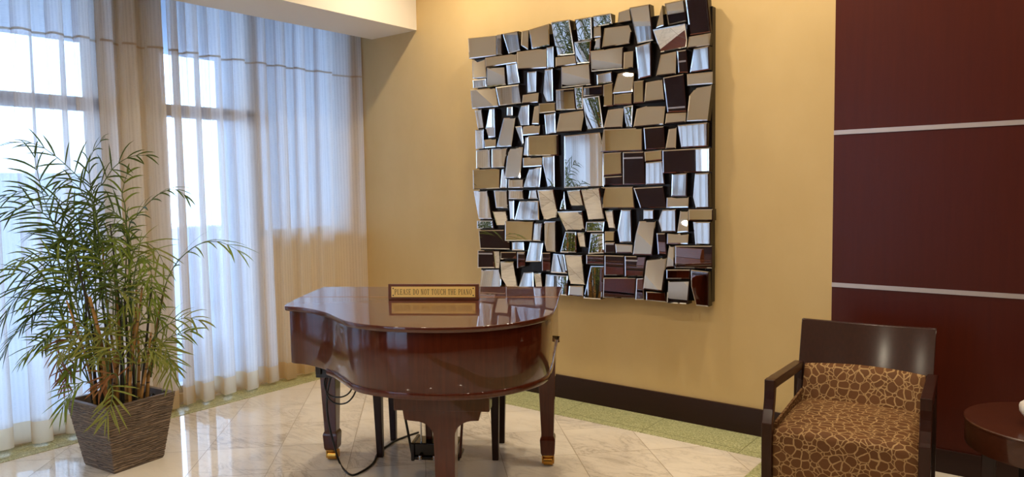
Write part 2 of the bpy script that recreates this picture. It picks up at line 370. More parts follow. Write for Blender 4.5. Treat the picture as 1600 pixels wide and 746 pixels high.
# ------------------------------------------------------------------ curtains
def curtain(label, a0, a1, base, axis, zb=.022, zt=3.08, seed=1, side=1, group='sheer curtains'):
    rnd = random.Random(seed); L = a1-a0; n = int(L/.009); lam = .215
    ph = [0.]
    for i in range(n): ph.append(ph[-1] + 2*PI*.009/lam*(1+.38*math.sin(i*.019+seed)+.25*math.sin(i*.053+seed*2.1)))
    am = [1+.3*math.sin(i*.031+seed*1.7)+.2*math.sin(i*.013+seed) for i in range(n+1)]
    def pt(i, z, off=0.):
        k = (z-zb)/(zt-zb); y = a0 + L*i/n
        f = ph[i] + .5*math.sin(k*2.2+i*.011) ; A = (.060-.020*k)*am[i]
        x = A*(.80*math.sin(f) + .22*math.sin(2*f+1.1*k+seed) + .30*k*math.sin(3.1*f+.7)) + off
        yy = y - .026*(1-.35*k)*math.sin(2*f)
        w = min(1., (y-a0)/.03, (a1-y)/.03); yy = y + (yy-y)*max(0, w)
        return (base+side*x, yy) if axis == 'y' else (yy, base+side*x)
    arc = [0.]
    for i in range(1, n+1):
        p0, p1 = pt(i-1, .5), pt(i, .5); arc.append(arc[-1] + math.hypot(p1[0]-p0[0], p1[1]-p0[1]))
    def sheet(z0, z1, nz, off=0.):
        mb = MB(); uvs = []
        for r in range(nz+1):
            z = z0+(z1-z0)*r/nz
            for i in range(n+1):
                zz = z + (.006*math.sin(ph[i]*.5+seed) if z < .2 else 0)*(1-min(1, (z-zb)/.12)); q = pt(i, z, off); mb.vert((q[0], q[1], zz)); uvs.append((arc[i], z))
        for r in range(nz):
            for i in range(n): b = r*(n+1)+i; mb.face((b, b+1, b+n+2, b+n+1))
        return mb, (lambda vi, co, nn: uvs[vi])
    t = thing('curtain', label, 'curtain', (0, 0, 0), 0, None)
    mb, uf = sheet(zb+.13, zt, 30); build('fabric', mb, 'sheer', t, smooth=80, uvfun=uf)
    mb, uf = sheet(zb, zb+.13, 3); build('hem', mb, 'hem', t, smooth=80, uvfun=uf)
    mb, uf = sheet(2.470, 2.484, 1, .0025); build('seam', mb, 'seam', t, smooth=80, uvfun=uf)
    return t
curtain('white sheer curtain panel behind the piano, next to the yellow wall', -1.72, -.03, .075, 'y', seed=1)
curtain('white sheer curtain panel behind the potted palm', -4.18, -1.725, .075, 'y', seed=4)
curtain('white sheer curtain seen only in the mirror, far end of the window wall', -6.12, -4.2, .075, 'y', seed=7)
curtain('white sheer curtain seen only in the mirror, on the opposite wall', 1.54, 3.06, YB+.09, 'x', seed=9)

# ------------------------------------------------------------------ ceiling lights
def downlight(x, y, power, label, spread=150):
    t = thing('ceiling_light', label, 'ceiling light', (x, y, CEIL), 0, 'round recessed ceiling lights')
    m = MB(); n = 32
    rings = [[(r*math.cos(2*PI*k/n), r*math.sin(2*PI*k/n), z) for k in range(n)] for r, z in ((.062, -.002), (.068, -.008), (.088, -.008), (.094, -.001), (.094, 0))]
    m.loft(rings, 0, False); build('trim_ring', m, 'trim_white', t, smooth=40)
    m = MB(); m.lathe([(.0605, -.004), (.0605, -.0015)], 32); build('lens', m, 'lens', t)
    ld = bpy.data.lights.new('downlight_lamp', 'AREA'); ld.shape = 'DISK'; ld.size = .12; ld.energy = power; ld.color = (1, .86, .65); ld.spread = math.radians(spread)
    lo = bpy.data.objects.new('downlight_lamp', ld); COL.objects.link(lo); lo.parent = t; lo.location = (0, 0, -.010)
WALLP, ROOMP = 19, 10
for x, y, p_ in ((1.45, -.62, WALLP), (2.6, -.62, WALLP), (3.85, -.62, WALLP), (5.2, -.62, WALLP*.8), (2.2, -2.3, ROOMP*.8), (3.5, -2.3, ROOMP), (5.1, -2.3, ROOMP), (6.9, -2.3, ROOMP),
                 (2.2, -4.0, ROOMP), (3.5, -4.0, ROOMP*1.5), (5.3, -4.9, ROOMP*1.6), (6.9, -4.0, ROOMP), (2.2, -5.5, ROOMP), (3.5, -5.5, ROOMP*1.3), (6.9, -5.6, ROOMP)):
    downlight(x, y, p_, 'small round recessed light in the beige ceiling')

# ------------------------------------------------------------------ faceted mirror
TILES = [l.split() for l in '''
T 731,60 774.6,55.6 775.3,86.8 733,92
C 775.4,55 784,53 784.6,86 775.8,86.7
C 785.3,53 809.2,48.5 813.2,78.6 794.7,84
T 815,49 825.5,47 825,78 814,71
S 826.5,46.5 857.8,37 858.5,70.6 831,76.6
P 861,35 889.4,30.6 898,84.7 870.6,87.4
P 898,30.6 923.5,26.4 925,62 902.7,64.6
P 897.4,66 923.5,63 921.5,98 900.7,100
T 868,89.5 898,86.7 900,100.7 868,104.8
T 807.4,81.3 853.8,75.3 853.8,106.2 808.5,108.5
B 854.5,74.6 864.5,72.6 865.2,106 855,107.4
T 758,90.5 807,84 807.4,98 759,105.5
S 737.7,94 757.8,91 760,121.5 738.5,122.8
H 760.5,105.8 789,104 790.7,132.4 760.5,136.4
B 791,101.4 806.8,98.7 811.9,129.5 793.4,132.2
C 738.5,125 759,122.8 760,136 739.5,138
S 735,140.5 773.6,137 778.6,166.6 737.7,170
K 774.2,136.5 810.8,132 814.8,161.2 780,165.5
C 741.8,172.6 752.5,171.3 756.5,200.8 747,202
B 764,170.5 772.6,169.3 773.7,214 763,216 758.5,201
C 792,168 800.7,167 800.7,180.7 792,180.7
G 787,184.5 805,184 799,228.8 775.6,230
B 814,166 826.5,163.8 826.3,195.5 813.5,196 809.5,182
C 805,198 815,197 818,224 816,226
T 817.5,198 843.8,194.8 842.4,209.5 816,212
T 835,167 842.4,165 841.8,194 831,194
T 816.8,148.7 841.8,145 840.4,160 815.5,162
B 824,113 838,111.5 837.5,143.5 824,145.5
B 851,109 863,107.5 864,158 854,159 849,146
Y 868.6,140.5 897.2,137.8 900,171.3 869,172.6
Y 841.8,162 868,160.6 868.5,174.7 842.5,177.3
B 850.5,179.3 867.2,176.7 868,207.5 853,209.5
T 874.5,178 910.8,172.6 912,182 908,205 868.6,207.5
P 897.6,137 910.6,135 910.6,170.6 900.7,171.3
Y 911,136.5 941,133.5 941.6,149 911.5,151
P 909.5,153 936,150 942.5,200 917.5,203.5
H 877,104.8 921.4,99.5 923.5,132.5 877,137.5
H 922,80 974,73.5 973,107.5 924,112
P 925.7,25.5 953.8,20.8 956.5,37.5 927,43
T 966.6,19.4 983,14 985.3,32 965,35.5
G 983.5,12 1014.8,6.4 1020.8,63 996,68.4
T 927.7,43.6 938.4,40.9 939,57.6 927.7,59
G 930,60.5 939,58.3 938.4,77 928.4,77.7
T 944.4,44.2 982.6,39.5 986.7,49.6 984,67.7 940.4,75
T 974.8,81.8 989.3,79.8 988.7,106 974,108
B 993,73 1016.8,65.7 1017.5,118.8 998,123.5
T 1034.4,8 1036.8,40 1025,44.2
G 1038.4,5.4 1068.6,-.5 1072.6,33.5 1044.4,39.5
D 1071,-1 1105,-6 1110.8,50.3 1078,55
F 1020,46.5 1070,37 1073.3,61.7 1072.5,74 1031.7,82
T 1076.6,57.6 1110.8,51.5 1108.8,70.4 1073.6,75.7
T 1032.4,85.8 1056.5,80.4 1055.8,115.5 1025,119
D 1057.8,79.8 1072,77.7 1075,113.5 1060,114
B 1084,76.4 1107.4,71.7 1108.8,108.8 1078,113.5
C 932.4,116.8 955.8,112 956.5,128.2 933,132.2
T 965.2,115.5 977.3,112.5 990.7,114 988,143.6 957.2,146.3
Y 942.5,133 958,129.5 958,165.7 942.5,166.4
Y 959,147 987.8,145.6 987.8,163 958.7,164.4
Y 990,127.5 1006,125.5 1006,160.4 990,161.7
T 1009,129 1034.5,124.5 1037.5,156.4 1006.5,160
D 1036,121.5 1067.9,115.5 1072.6,174.5 1043,175.8
T 1073.3,116 1113.5,112 1113.5,131 1074,134
T 1088,136.2 1112,132.2 1105.4,188.5 1072.6,189.9 1077,150
T 950,172 974.5,168.5 972,199.4 943,200.8
P 974.6,167 988.7,164.6 987,199 978,199.5
T 994.7,170.4 1010.8,165.7 1039.5,166.4 1036.4,194.7 989.5,199
T 1041,177.5 1072,176 1071,191 1039,194
Y 943,202.5 1004,200 1004,235.6 938,237.8
D 1005.4,200 1037,197.4 1039,232.3 1008,234
T 1045,202 1057,198.8 1055.8,232.3 1039.7,233
C 1059,196 1105.4,191.4 1105.4,229 1064.5,231
D 1035,235 1109.5,231 1109.5,269 1035.7,271
Y 943,239.6 971,238 972,272.5 943,275
D 943.8,276.5 972,275 972.6,289 943.8,290
D 973,238 1005.4,237 1008,288 973.5,289
Y 1006.5,237.6 1034.5,234.5 1035,250 1008,253
C 1009,254.5 1035,251.7 1038.5,288 1009,289
B 1050,272 1073.3,271 1072.6,306.9 1049,306.9
C 1086,271.5 1107.4,270.5 1108,325 1087.3,325.6 1083,308
T 1041.8,309 1076,308 1075.3,324.3 1041,325
Y 1075.8,327.6 1114,327 1114,345 1076,345
C 1083,347 1110,347 1110,383 1086.5,382.5
C 1035,328.3 1056,327.6 1056.5,362.5 1034,362.5 1029,345
T 1063,329.5 1075.3,329.6 1075.3,362.5 1058,363.8
T 1042.4,365 1076,365 1074.6,381.5 1042,381.5
C 742.7,203.4 755.5,202 755.5,232 743.4,233.5
T 756,218.8 774.8,216.8 774.5,230 756.8,231.5
C 744,235 766,233.5 766.9,262.3 744,263.7
C 768,233 793,231.5 788,261.5 768,262.3
G 794,231.5 817,230 812.4,277.8 788.3,278.4
Y 738.7,265.7 781.6,263.7 781,294.5 739.4,296.5
C 784,265 788,264 788,279 792,280 791.6,293.8 781.6,294
K 793.7,280.4 817.8,279.8 817.8,293.8 793.7,293.8
Y 825.5,213 872,210.7 872.6,243 826,243.5
C 821,215 825,214 825.2,244 818,243
T 817,247 847,245 846.5,259.7 817,261.5
B 847.8,245 865.9,243.5 866.5,292.5 856,292.5 848,257
B 827,264 846,261.5 843,292.5 818,293 820,284
C 881.5,212.5 937,207 943,237 943.2,292 881.5,294
C 740,298.7 761.5,298 768.9,342.3 748,342.3
K 771.6,298 792.3,298 793.4,325.5 775,325
K 794,297.4 817,297.4 818.5,311.4 794.3,311.4
C 795,313.5 803,313.5 803,343.2 797,343.2
B 811.8,314.8 841.5,314 842,344 803.7,344
C 827.7,298 838.4,296.9 840.5,310.8 825.7,310.8
F 839.7,297.4 864.5,296.7 870.3,327.5 869.6,341 850,343.6 845,327
C 881.3,299.4 884,328 874.6,327.5
F 886,298.7 906.5,296.7 912,322 892,322
F 908,296.7 936.4,294 944.4,343.7 918.5,344.5
F 870.5,331 909.5,330 914,360.4 884.6,360.4
C 916,347 944.4,346.4 942.5,362.5 914.5,362.5
C 923,365 943,365 943.5,396 919,397
F 945,329.6 957.8,329 961.2,357.8 950.5,357
C 970.5,328.3 986,328.3 987.4,379 968.6,379 965,360
C 1005.4,328.3 1021.5,328.3 1021.5,343.7 1005.4,343.7
D 989.7,294 1035.7,291.5 1041,325 1000.5,325.5
Y 939.7,293 989,292 992,325.6 941.5,325.6
Y 945,362 960.5,362 960,378 945,378
D 945,379 960.5,379 960.5,395.6 945,395.6
G 961,381.5 988,383 987.5,395.6 962.5,395.6
S 998.7,346 1024.5,346 1019,399 988.9,398.3 993,367
D 1025.7,364.8 1039,364.8 1042,399 1028.3,398
S 1045,384.2 1053.8,385 1053.8,417.7 1041,418.4
D 1054.8,384.2 1112.8,384.2 1112.8,419.8 1054.8,419
D 944.6,399 975,400 975.5,431 944.6,430.5
D 976,400.3 1009.5,401 1005,432.5 976.5,432.5
D 916,398.5 943.8,399 943.8,413.7 916,413
C 923,416 944,416 941,465.5 939,468.4 911.8,466.5
D 943,434.2 994,434.2 992,467 942,465.7
C 994.7,435.6 1005.4,435 1006.5,469 992.7,469
S 1010,406 1041.8,403 1035,455.5 1004.8,452
D 1009.5,456 1039,457 1041.6,473 1009.5,470
D 1041.3,421.5 1078.6,421.5 1078,436.2 1041.3,436.2
G 1043,439.6 1078,439 1074.6,475.8 1041.8,473.8
C 1079.3,421.5 1107.4,424.9 1107,479.8 1087.3,477.8 1080,447.6
P 745.4,345 770,345 772,357.7 745.4,357.7
F 769.5,330 791,329.5 793.5,343.6 788,352 776,352
D 747.5,360 787.5,359.5 788.5,377.5 796,378 796.5,390 750,389
Y 789,346 834,345.6 831.7,376.5 789,376.5
C 800,378.5 818,378.7 818.8,391.5 800,391.5
C 828.4,378.5 848.5,380 845,409 821,409.3
C 835.2,349 847,349.7 845,377 832.4,376.5
K 849.8,346.3 868,346.3 868.6,394 853.8,392.7 850.5,378
C 883.3,362.4 900,363 900.5,395.4 875.3,394.7
F 901.4,363.7 913.5,363.7 916,387 906,386.5
D 746.4,391.4 770,391.4 773,419 746.4,419
F 770.8,392 781,392 781.5,408.6 780,419.3 774,419
D 782,394 806.7,394 806.7,405.5 782,405.5
F 781.8,409 802.7,409.5 809,448 792,448 783.5,434
C 751.8,422.3 780,421.6 783,437 782,454 749,454
D 808,394 820.2,394 820.2,416 808,419.6
C 818,426.3 833,425.6 834,456 808,456
F 833.7,427 845.8,427 849,455 838.7,455
C 853,429 887,431.6 886,462.4 851,459
C 864.5,396.8 881.3,398 886,427.6 860.5,426.2
F 882.6,398.8 909.5,399.4 914.3,445 890.7,444.3
G 889.3,447 911.5,447 911,463.8 888,461.8
D 846.5,395.4 859.9,395.4 859.6,424 847,424
'''.strip().split('\n')]
mx, my, mz = 2.29, -.05, .69
mirror = thing('wall_mirror', 'large square wall mirror made of tilted mirror facets on the yellow wall', 'mirror', (mx, 0, mz))
B0 = .03
top = lambda x: 2.628 - (x-1.30)*.010
bk = MB()
bx0, bx1, bz0, bz1 = 1.43, 3.262, .79, 2.56
bk.box(bx0-mx, bx1-mx, -.050, -.0, bz0-mz, bz1-mz); build('backing_panel', bk, 'mirror_side', mirror, bevel=.003)
rnd = random.Random(5)
def unit(a): return a/np.linalg.norm(a)
def area2(poly): return abs(sum(poly[i-1][0]*poly[i][1]-poly[i][0]*poly[i-1][1] for i in range(len(poly))))/2
D0 = .088
items = []
for t_ in TILES:
    kind = t_[0]; poly = [tuple(float(v) for v in s.split(',')) for s in t_[1:]]
    cx = sum(p[0] for p in poly)/len(poly); cy_ = sum(p[1] for p in poly)/len(poly)
    Pc = hit(cx, cy_, 1, -D0); to_cam = unit(CP-Pc)
    fl = np.array([-to_cam[0], to_cam[1], -to_cam[2]])
    fl = np.array([-to_cam[0], to_cam[1], to_cam[2]*-1]) 
    yflat = Pc[1] + fl[1]*(-Pc[0]/fl[0])          # where an untilted facet looks on the window wall
    if kind == 'C': T = (0.05, max(-5.6, yflat + rnd.uniform(-.5, .5)), Pc[2]+rnd.uniform(-.5, .25))
    elif kind == 'B': T = (0.0, min((-1.3, -3.1, -5.2), key=lambda a: abs(a-yflat)) + rnd.uniform(-.25, .25), 1.95+rnd.uniform(-.1, .25))
    elif kind == 'K': T = (0.05, min((-1.91, -4.32), key=lambda a: abs(a-yflat)) + rnd.uniform(-.12, .12), Pc[2]+rnd.uniform(-.3, .3))
    elif kind == 'H': T = (.36, -6.15, 2.92)
    elif kind == 'G': T = (.49, max(-5.8, yflat*.9), 2.784)
    elif kind == 'S': T = (.756, max(-5.8, yflat*.82), 2.80+rnd.uniform(-.05, .15))
    elif kind == 'T': T = (rnd.uniform(1.2, 2.2), rnd.uniform(-4.6, -3.6), CEIL)
    elif kind == 'F' and Pc[2] < 1.7: T = (rnd.uniform(1.15, 1.42), rnd.uniform(-1.9, -1.5), 0.)
    elif kind == 'F': T = (rnd.uniform(.8, 1.4), rnd.uniform(-3.6, -2.8), 0.)
    elif kind == 'Y': T = (rnd.uniform(.1, .6) if Pc[0] < 2.6 else .35, -6.2, Pc[2]+rnd.uniform(0, .6))
    elif kind == 'D': T = (rnd.uniform(.85, 1.4), -6.2, Pc[2]+rnd.uniform(-.5, .1))
    elif kind == 'P': T = (.75, -2.4, 1.35+rnd.uniform(-.3, .3))
    N = unit(unit(np.array(T)-Pc) + to_cam)
    items.append((area2(poly), kind, poly, Pc, N))
items.sort(key=lambda a: -a[0])
rest = MB()
for k, (A, kind, poly, Pc, N) in enumerate(items):
    pts = [hit_plane(x, y, Pc, N) for x, y in poly]
    # slide the facet's depth so that it clears the backing
    low = max(p[1] for p in pts)
    if low > -.062:
        Pc2 = hit_plane(*[sum(q[i] for q in poly)/len(poly) for i in (0, 1)], Pc + np.array([0, -.062-low, 0]), np.array([0, 1., 0])); pts = [hit_plane(x, y, Pc2, N) for x, y in poly]
    # counter-clockwise seen from the front (front is -y): order TL,TR,BR,BL is clockwise -> reverse
    pts = pts[::-1]; n = len(pts); cen = sum(pts)/n
    mb = rest if k >= 100 else MB(); b = len(mb.v)
    loc0 = np.array([mx, 0, mz]); bw = .0065
    inner = []
    for i in range(n):
        a, p_, c_ = pts[i-1], pts[i], pts[(i+1) % n]
        e1 = unit(a-p_); e2 = unit(c_-p_); s_ = np.linalg.norm(np.cross(e1, e2)); s_ = max(s_, .35)
        inner.append(p_ + (e1+e2)*bw/s_ + N*.0012)
    for p_ in inner: mb.vert(p_-loc0)
    for p_ in pts: mb.vert(p_-loc0 - N*.0008)
    for p_ in pts: q_ = p_.copy(); q_[1] = -.040; mb.vert(q_-loc0)
    mb.face([b+i for i in range(n)], 0)
    for i in range(n):
        j = (i+1) % n
        mb.face((b+n+i, b+n+j, b+j, b+i), 1); mb.face((b+2*n+i, b+2*n+j, b+n+j, b+n+i), 2)
    if k < 100: build('mirror_facet', mb, ['mirror_glass', 'mirror_bevel', 'mirror_side'], mirror)
o = build('mirror_facets', rest, ['mirror_glass', 'mirror_bevel', 'mirror_side'], mirror); o['kind'] = 'stuff'; o['label'] = 'the smallest mirror facets'

# ------------------------------------------------------------------ grand piano (local frame: +x along the keyboard to the bass side, -y towards the tail)
PA = math.atan2(.521, .853)
piano = thing('grand_piano', 'glossy mahogany baby grand piano with closed lid', 'piano', (1.716, -1.725, 0), PA)
lid_uv = [(-.043, -.092), (-.036, .1), (-.023, .30), (-.006, .47), (.012, .565), (.045, .60), (.11, .622), (.202, .681), (.295, .765), (.371, .861), (.437, .946), (.493, 1.0), (.56, 1.04), (.669, 1.081), (.811, 1.1), (.93, 1.095), (1.03, 1.072), (1.13, 1.015), (1.21, .94), (1.274, .845), (1.303, .75), (1.311, .60), (1.311, .463), (1.309, .2), (1.308, -.096)]
fine = catmull(lid_uv, 6)
def P2(o): return [(u, -v) for u, v in o]
def clip_low(o, vcut, keep_tail):   # split outline at v = vcut
    out = []
    n = len(o)
    for i in range(n):
        a, b = o[i], o[(i+1) % n]; ina = (a[1] >= vcut) == keep_tail; inb = (b[1] >= vcut) == keep_tail
        if ina: out.append(a)
        if ina != inb: t = (vcut-a[1])/(b[1]-a[1]); out.append((a[0]+(b[0]-a[0])*t, vcut))
    return out
ZL = .96; HV = .29
def ccw(o):
    s = sum(o[i-1][0]*o[i][1]-o[i][0]*o[i-1][1] for i in range(len(o)))
    return o if s > 0 else o[::-1]
m = MB(); m.prism(ccw(P2(clip_low(fine, HV+.003, True))), ZL-.022, ZL, 0, .003); build('lid', m, 'lidwood', piano, smooth=50)
m = MB(); m.prism(ccw(P2(clip_low(fine, HV-.003, False))), ZL-.022, ZL, 0, .003); build('lid_flap', m, 'lidwood', piano, smooth=50)
m = MB(); m.tube([(-.018, -HV, ZL-.0010), (1.306, -HV, ZL-.0010)], .0018, 8); build('lid_hinge', m, 'hinge_brass', piano, smooth=60)['label'] = 'long brass lid hinge'
# case: rim with a moulding lip round the tail
rim = offset_outline(ccw(P2(fine)), -.022)
m = MB(); m.prism(rim, .682, ZL-.022, 0, .003); build('rim', m, 'mahogany', piano, smooth=50)
lip_uv = [(u, v) for u, v in fine if (v > .70 and u > .2) or u > 1.2]
lipo = ccw(P2(lip_uv + [(1.2, .0), (.35, .55)][:2]))
m = MB(); m.prism(offset_outline(lipo, -.020), .662, .690, 0, .003); build('rim_moulding', m, 'mahogany', piano, smooth=50)
# keybed, key cheeks, fallboard, keyslip behind the lid
m = MB(); m.box(-.0, 1.21, -.20, .27, .60, .690); build('keybed', m, 'mahogany', piano, bevel=.004)
ch = [(.092, .935), (.15, .93), (.20, .90), (.235, .85), (.27, .80), (.27, .69), (.0, .69), (-.0, .935)]
for s, (a, b) in enumerate(((.0, .05), (1.16, 1.21))):
    m = MB(); m.loft([[(a, y, z) for y, z in ch], [(b, y, z) for y, z in ch]]); build('key_cheek', m, 'mahogany', piano, bevel=.004)
m = MB(); m.box(.05, 1.16, .235, .262, .69, .74); build('keyslip', m, 'mahogany', piano, bevel=.003)
m = MB(); m.loft([[(x, y, z) for y, z in ((.08, .93), (.10, .93), (.225, .755), (.205, .745))] for x in (.052, 1.158)]); build('fallboard', m, 'mahogany', piano, bevel=.003)
# front legs
def leg_mb(cx, cy):
    m = MB(); m.rect_loft([(cx, cy, .682, .104, .104), (cx, cy, .60, .096, .096), (cx, cy, .17, .066, .066), (cx, cy, .158, .078, .078), (cx, cy, .148, .082, .082), (cx, cy, .075, .074, .074), (cx, cy, .062, .064, .064)]); return m
def caster(parent, cx, cy, rz=0):
    m = MB(); m.lathe([(.033, .064), (.033, .054), (.026, .052), (.014, .051), (.014, .046)], 20, 0, (cx, cy))
    m.box(cx-.033, cx-.027, cy-.018, cy+.018, .014, .056); m.box(cx+.027, cx+.033, cy-.018, cy+.018, .014, .056)
    c = build('caster', m, 'brass', parent, smooth=40)
    w = MB(); r = .026; n = 24
    w.loft([[(cx+dx, cy+rr*math.cos(2*PI*k/n), r+rr*math.sin(2*PI*k/n)) for k in range(n)] for dx, rr in ((-.026, r*.8), (-.023, r), (.023, r), (.026, r*.8))]); build('wheel', w, 'brass', c, smooth=40)
for cx in (.02, 1.228):
    l = build('leg', leg_mb(cx, -.02), 'mahogany', piano, bevel=.003); caster(l, cx, -.02)
# tail leg with its scrolled bracket
m = MB()
m.box(.645, 1.050, -.955, -.875, .580, .668)
pr = [(.682, .58), (1.018, .58), (1.012, .540)]
arcR = [(.905 + .10*(1-math.sin(a)), .47 + .07*(1-math.cos(a)) ) for a in np.linspace(0, PI/2, 7)]
def cove(xa, za, xb, zb, n=9):   # concave quarter from the bracket's toe down to the leg
    return [(xa + (xb-xa)*math.sin(a), za + (zb-za)*(1-math.cos(a))) for a in np.linspace(0, PI/2, n)]
prof = [(.682, .582), (.688, .541), (.712, .536)] + cove(.735, .534, .812, .470) + [(.816, .285), (.824, .062), (.892, .062), (.899, .285)] + cove(.985, .540, .903, .475)[::-1] + [(1.004, .541), (1.016, .582)]
m.loft([[(x, -.953, z) for x, z in prof], [(x, -.885, z) for x, z in prof]])
l = build('leg', m, 'mahogany', piano, bevel=.002); caster(l, .858, -.919)
# pedal lyre
m = MB(); m.box(.505, .765, -.145, .0, .055, .075); m.box(.515, .755, -.135, -.01, .075, .145); m.box(.500, .52, -.15, .0, .05, .15)
ly = build('pedal_lyre', m, 'black_gloss', piano, bevel=.006)
for u in (.585, .69):
    m = MB(); m.rect_loft([(u, -.06, .145, .036, .036), (u, -.06, .605, .046, .046)]); build('post', m, 'mahogany', ly, bevel=.003)
for u in (.552, .63, .71):
    m = MB(); m.tube([(u, -.115, .145), (u, -.115, .605)], .0045, 8); build('pedal_rod', m, 'chrome', ly, smooth=60)
    m = MB(); m.loft([[(u+dx, -y, z+dz) for dx, dz in ((-.012, 0), (.012, 0), (.012, .006), (-.012, .006))] for y, z in ((-.08, .085), (.15, .075), (.16, .07))]); build('pedal', m, 'brass', ly, bevel=.002)
    m = MB(); m.lathe([(.009, .06), (.009, .085), (.006, .088)], 12, 0, (u, -.152)); build('pedal_nut', m, 'chrome', ly, smooth=40)
m = MB(); m.tube([(.505, -.13, .07), (.44, -.24, .69)], .007, 8); build('brace_rod', m, 'cable', ly, smooth=60)
m = MB(); m.tube([(.765, -.13, .07), (.83, -.24, .69)], .007, 8); build('brace_rod', m, 'mahogany', ly, smooth=60)
# small electronics box with wire loops hanging under the treble side
m = MB(); m.box(.035, .125, -.27, -.12, .53, .62); m.box(.125, .16, -.25, -.16, .56, .63); m.box(.04, .07, -.285, -.27, .55, .60); m.box(.09, .11, -.28, -.27, .57, .62)
cb = build('control_box', m, 'black', piano, bevel=.004)
e1n = np.array([.853, .521]); e2n = np.array([.521, -.853]); ON = np.array([1.716, -1.725])
def on_v(px, py, v):   # piano-frame point on the upright plane at v
    d = ray(px, py); tt = (v-((CP[:2]-ON)@e2n))/(d[:2]@e2n); Pp = CP+d*tt; q = Pp[:2]-ON
    return (q@e1n, -v, Pp[2])
for pl in (((509, 590), (507, 600), (511, 614), (521, 620.5), (535, 620.5), (546, 614), (552, 602)), ((512, 590), (509, 606), (513, 622), (525, 631), (540, 630.5), (551, 621), (558, 606))):
    pts = catmull([on_v(x, y, .25+.02*i) for i, (x, y) in enumerate(pl)], 6)
    m = MB(); m.tube(pts, .0042, 8); build('wire_loop', m, 'cable', cb, smooth=60)
# power cord down the left leg and over the floor
pts = [np.array(on_v(x, y, .16)) for x, y in ((517, 588), (512, 612), (511, 640), (515, 668), (521, 692))]
def tow(p): return np.array([ON[0]+p[0]*e1n[0]-p[1]*e2n[0], ON[1]+p[0]*e1n[1]-p[1]*e2n[1], p[2]])
pts = [tow(p) for p in pts] + [hit(x, y, 2, .006) for x, y in ((530, 722), (540, 737), (551, 743), (566, 737), (578, 729), (585, 721), (589, 711), (596, 703), (604, 698), (618, 689), (636, 682), (654, 676))]
m = MB(); m.tube(catmull(pts, 6), .0055, 8); tag(build('power_cord', m, 'cable', None, smooth=60), 'black power cord trailing from the piano over the marble floor', 'cord')

# ------------------------------------------------------------------ sign on the lid
def l2w(u, v, z): return (ON[0]+u*e1n[0]+v*e2n[0], ON[1]+u*e1n[1]+v*e2n[1], z)
SW, SH = .452, .079
sign = thing('sign', 'brass plaque on dark wood reading please do not touch the piano', 'sign', l2w(.699, .375, ZL+.0005), PA)
sign.rotation_euler = (0, 0, PA)
tilt = math.radians(3)
def fp(x, z, off=0.0): # point on the tilted front face
    return (x, -.022 + z*math.sin(tilt) - off*math.cos(tilt), z*math.cos(tilt) + off*math.sin(tilt))
m = MB(); m.loft([[(x, -.022, 0), fp(x, SH), (x, .002, SH*math.cos(tilt)-.001), (x, .022, 0)] for x in (-SW/2, SW/2)]); build('wood_block', m, 'signwood', sign, bevel=.0025)
m = MB(); pw, pz0, pz1 = .209, .014, .066
a = [fp(-pw, pz0, .0003), fp(pw, pz0, .0003), fp(pw, pz1, .0003), fp(-pw, pz1, .0003)]; b_ = [fp(-pw, pz0, .002), fp(pw, pz0, .002), fp(pw, pz1, .002), fp(-pw, pz1, .002)]
m.loft([a, b_]); plate = build('brass_plate', m, 'plate', sign)
for x in (-pw+.009, pw-.009):
    for z in (pz0+.009, pz1-.009):
        m = MB(); n = 12
        m.loft([[fp(x+r*math.cos(2*PI*k/n), z+r*math.sin(2*PI*k/n), o_) for k in range(n)] for r, o_ in ((.0032, .002), (.0032, .0032), (.002, .0036))]); build('screw', m, 'black', plate, smooth=40)
def R(x0, y0, x1, y1): return [[(x0, y0), (x1, y0), (x1, y1), (x0, y1)]]
def S(xa, ya, xb, yb, w): return [[(xa-w/2, ya), (xa+w/2, ya), (xb+w/2, yb), (xb-w/2, yb)]]
def ARC(cx, cy, rx, ry, a0, a1, wx, wy, n=10):
    out = []
    for i in range(n):
        p0 = math.radians(a0+(a1-a0)*i/n); p1 = math.radians(a0+(a1-a0)*(i+1)/n)
        f = lambda a, k: (cx+(rx-k*wx)*math.cos(a), cy+(ry-k*wy)*math.sin(a)); out.append([f(p0, 0), f(p1, 0), f(p1, 1), f(p0, 1)])
    return out
ST, TH, SE = .13, .055, .05
def stem(x): return R(x, 0, x+ST, 1) + R(x-.05, 0, x+ST+.05, SE) + R(x-.05, 1-SE, x+ST+.05, 1)
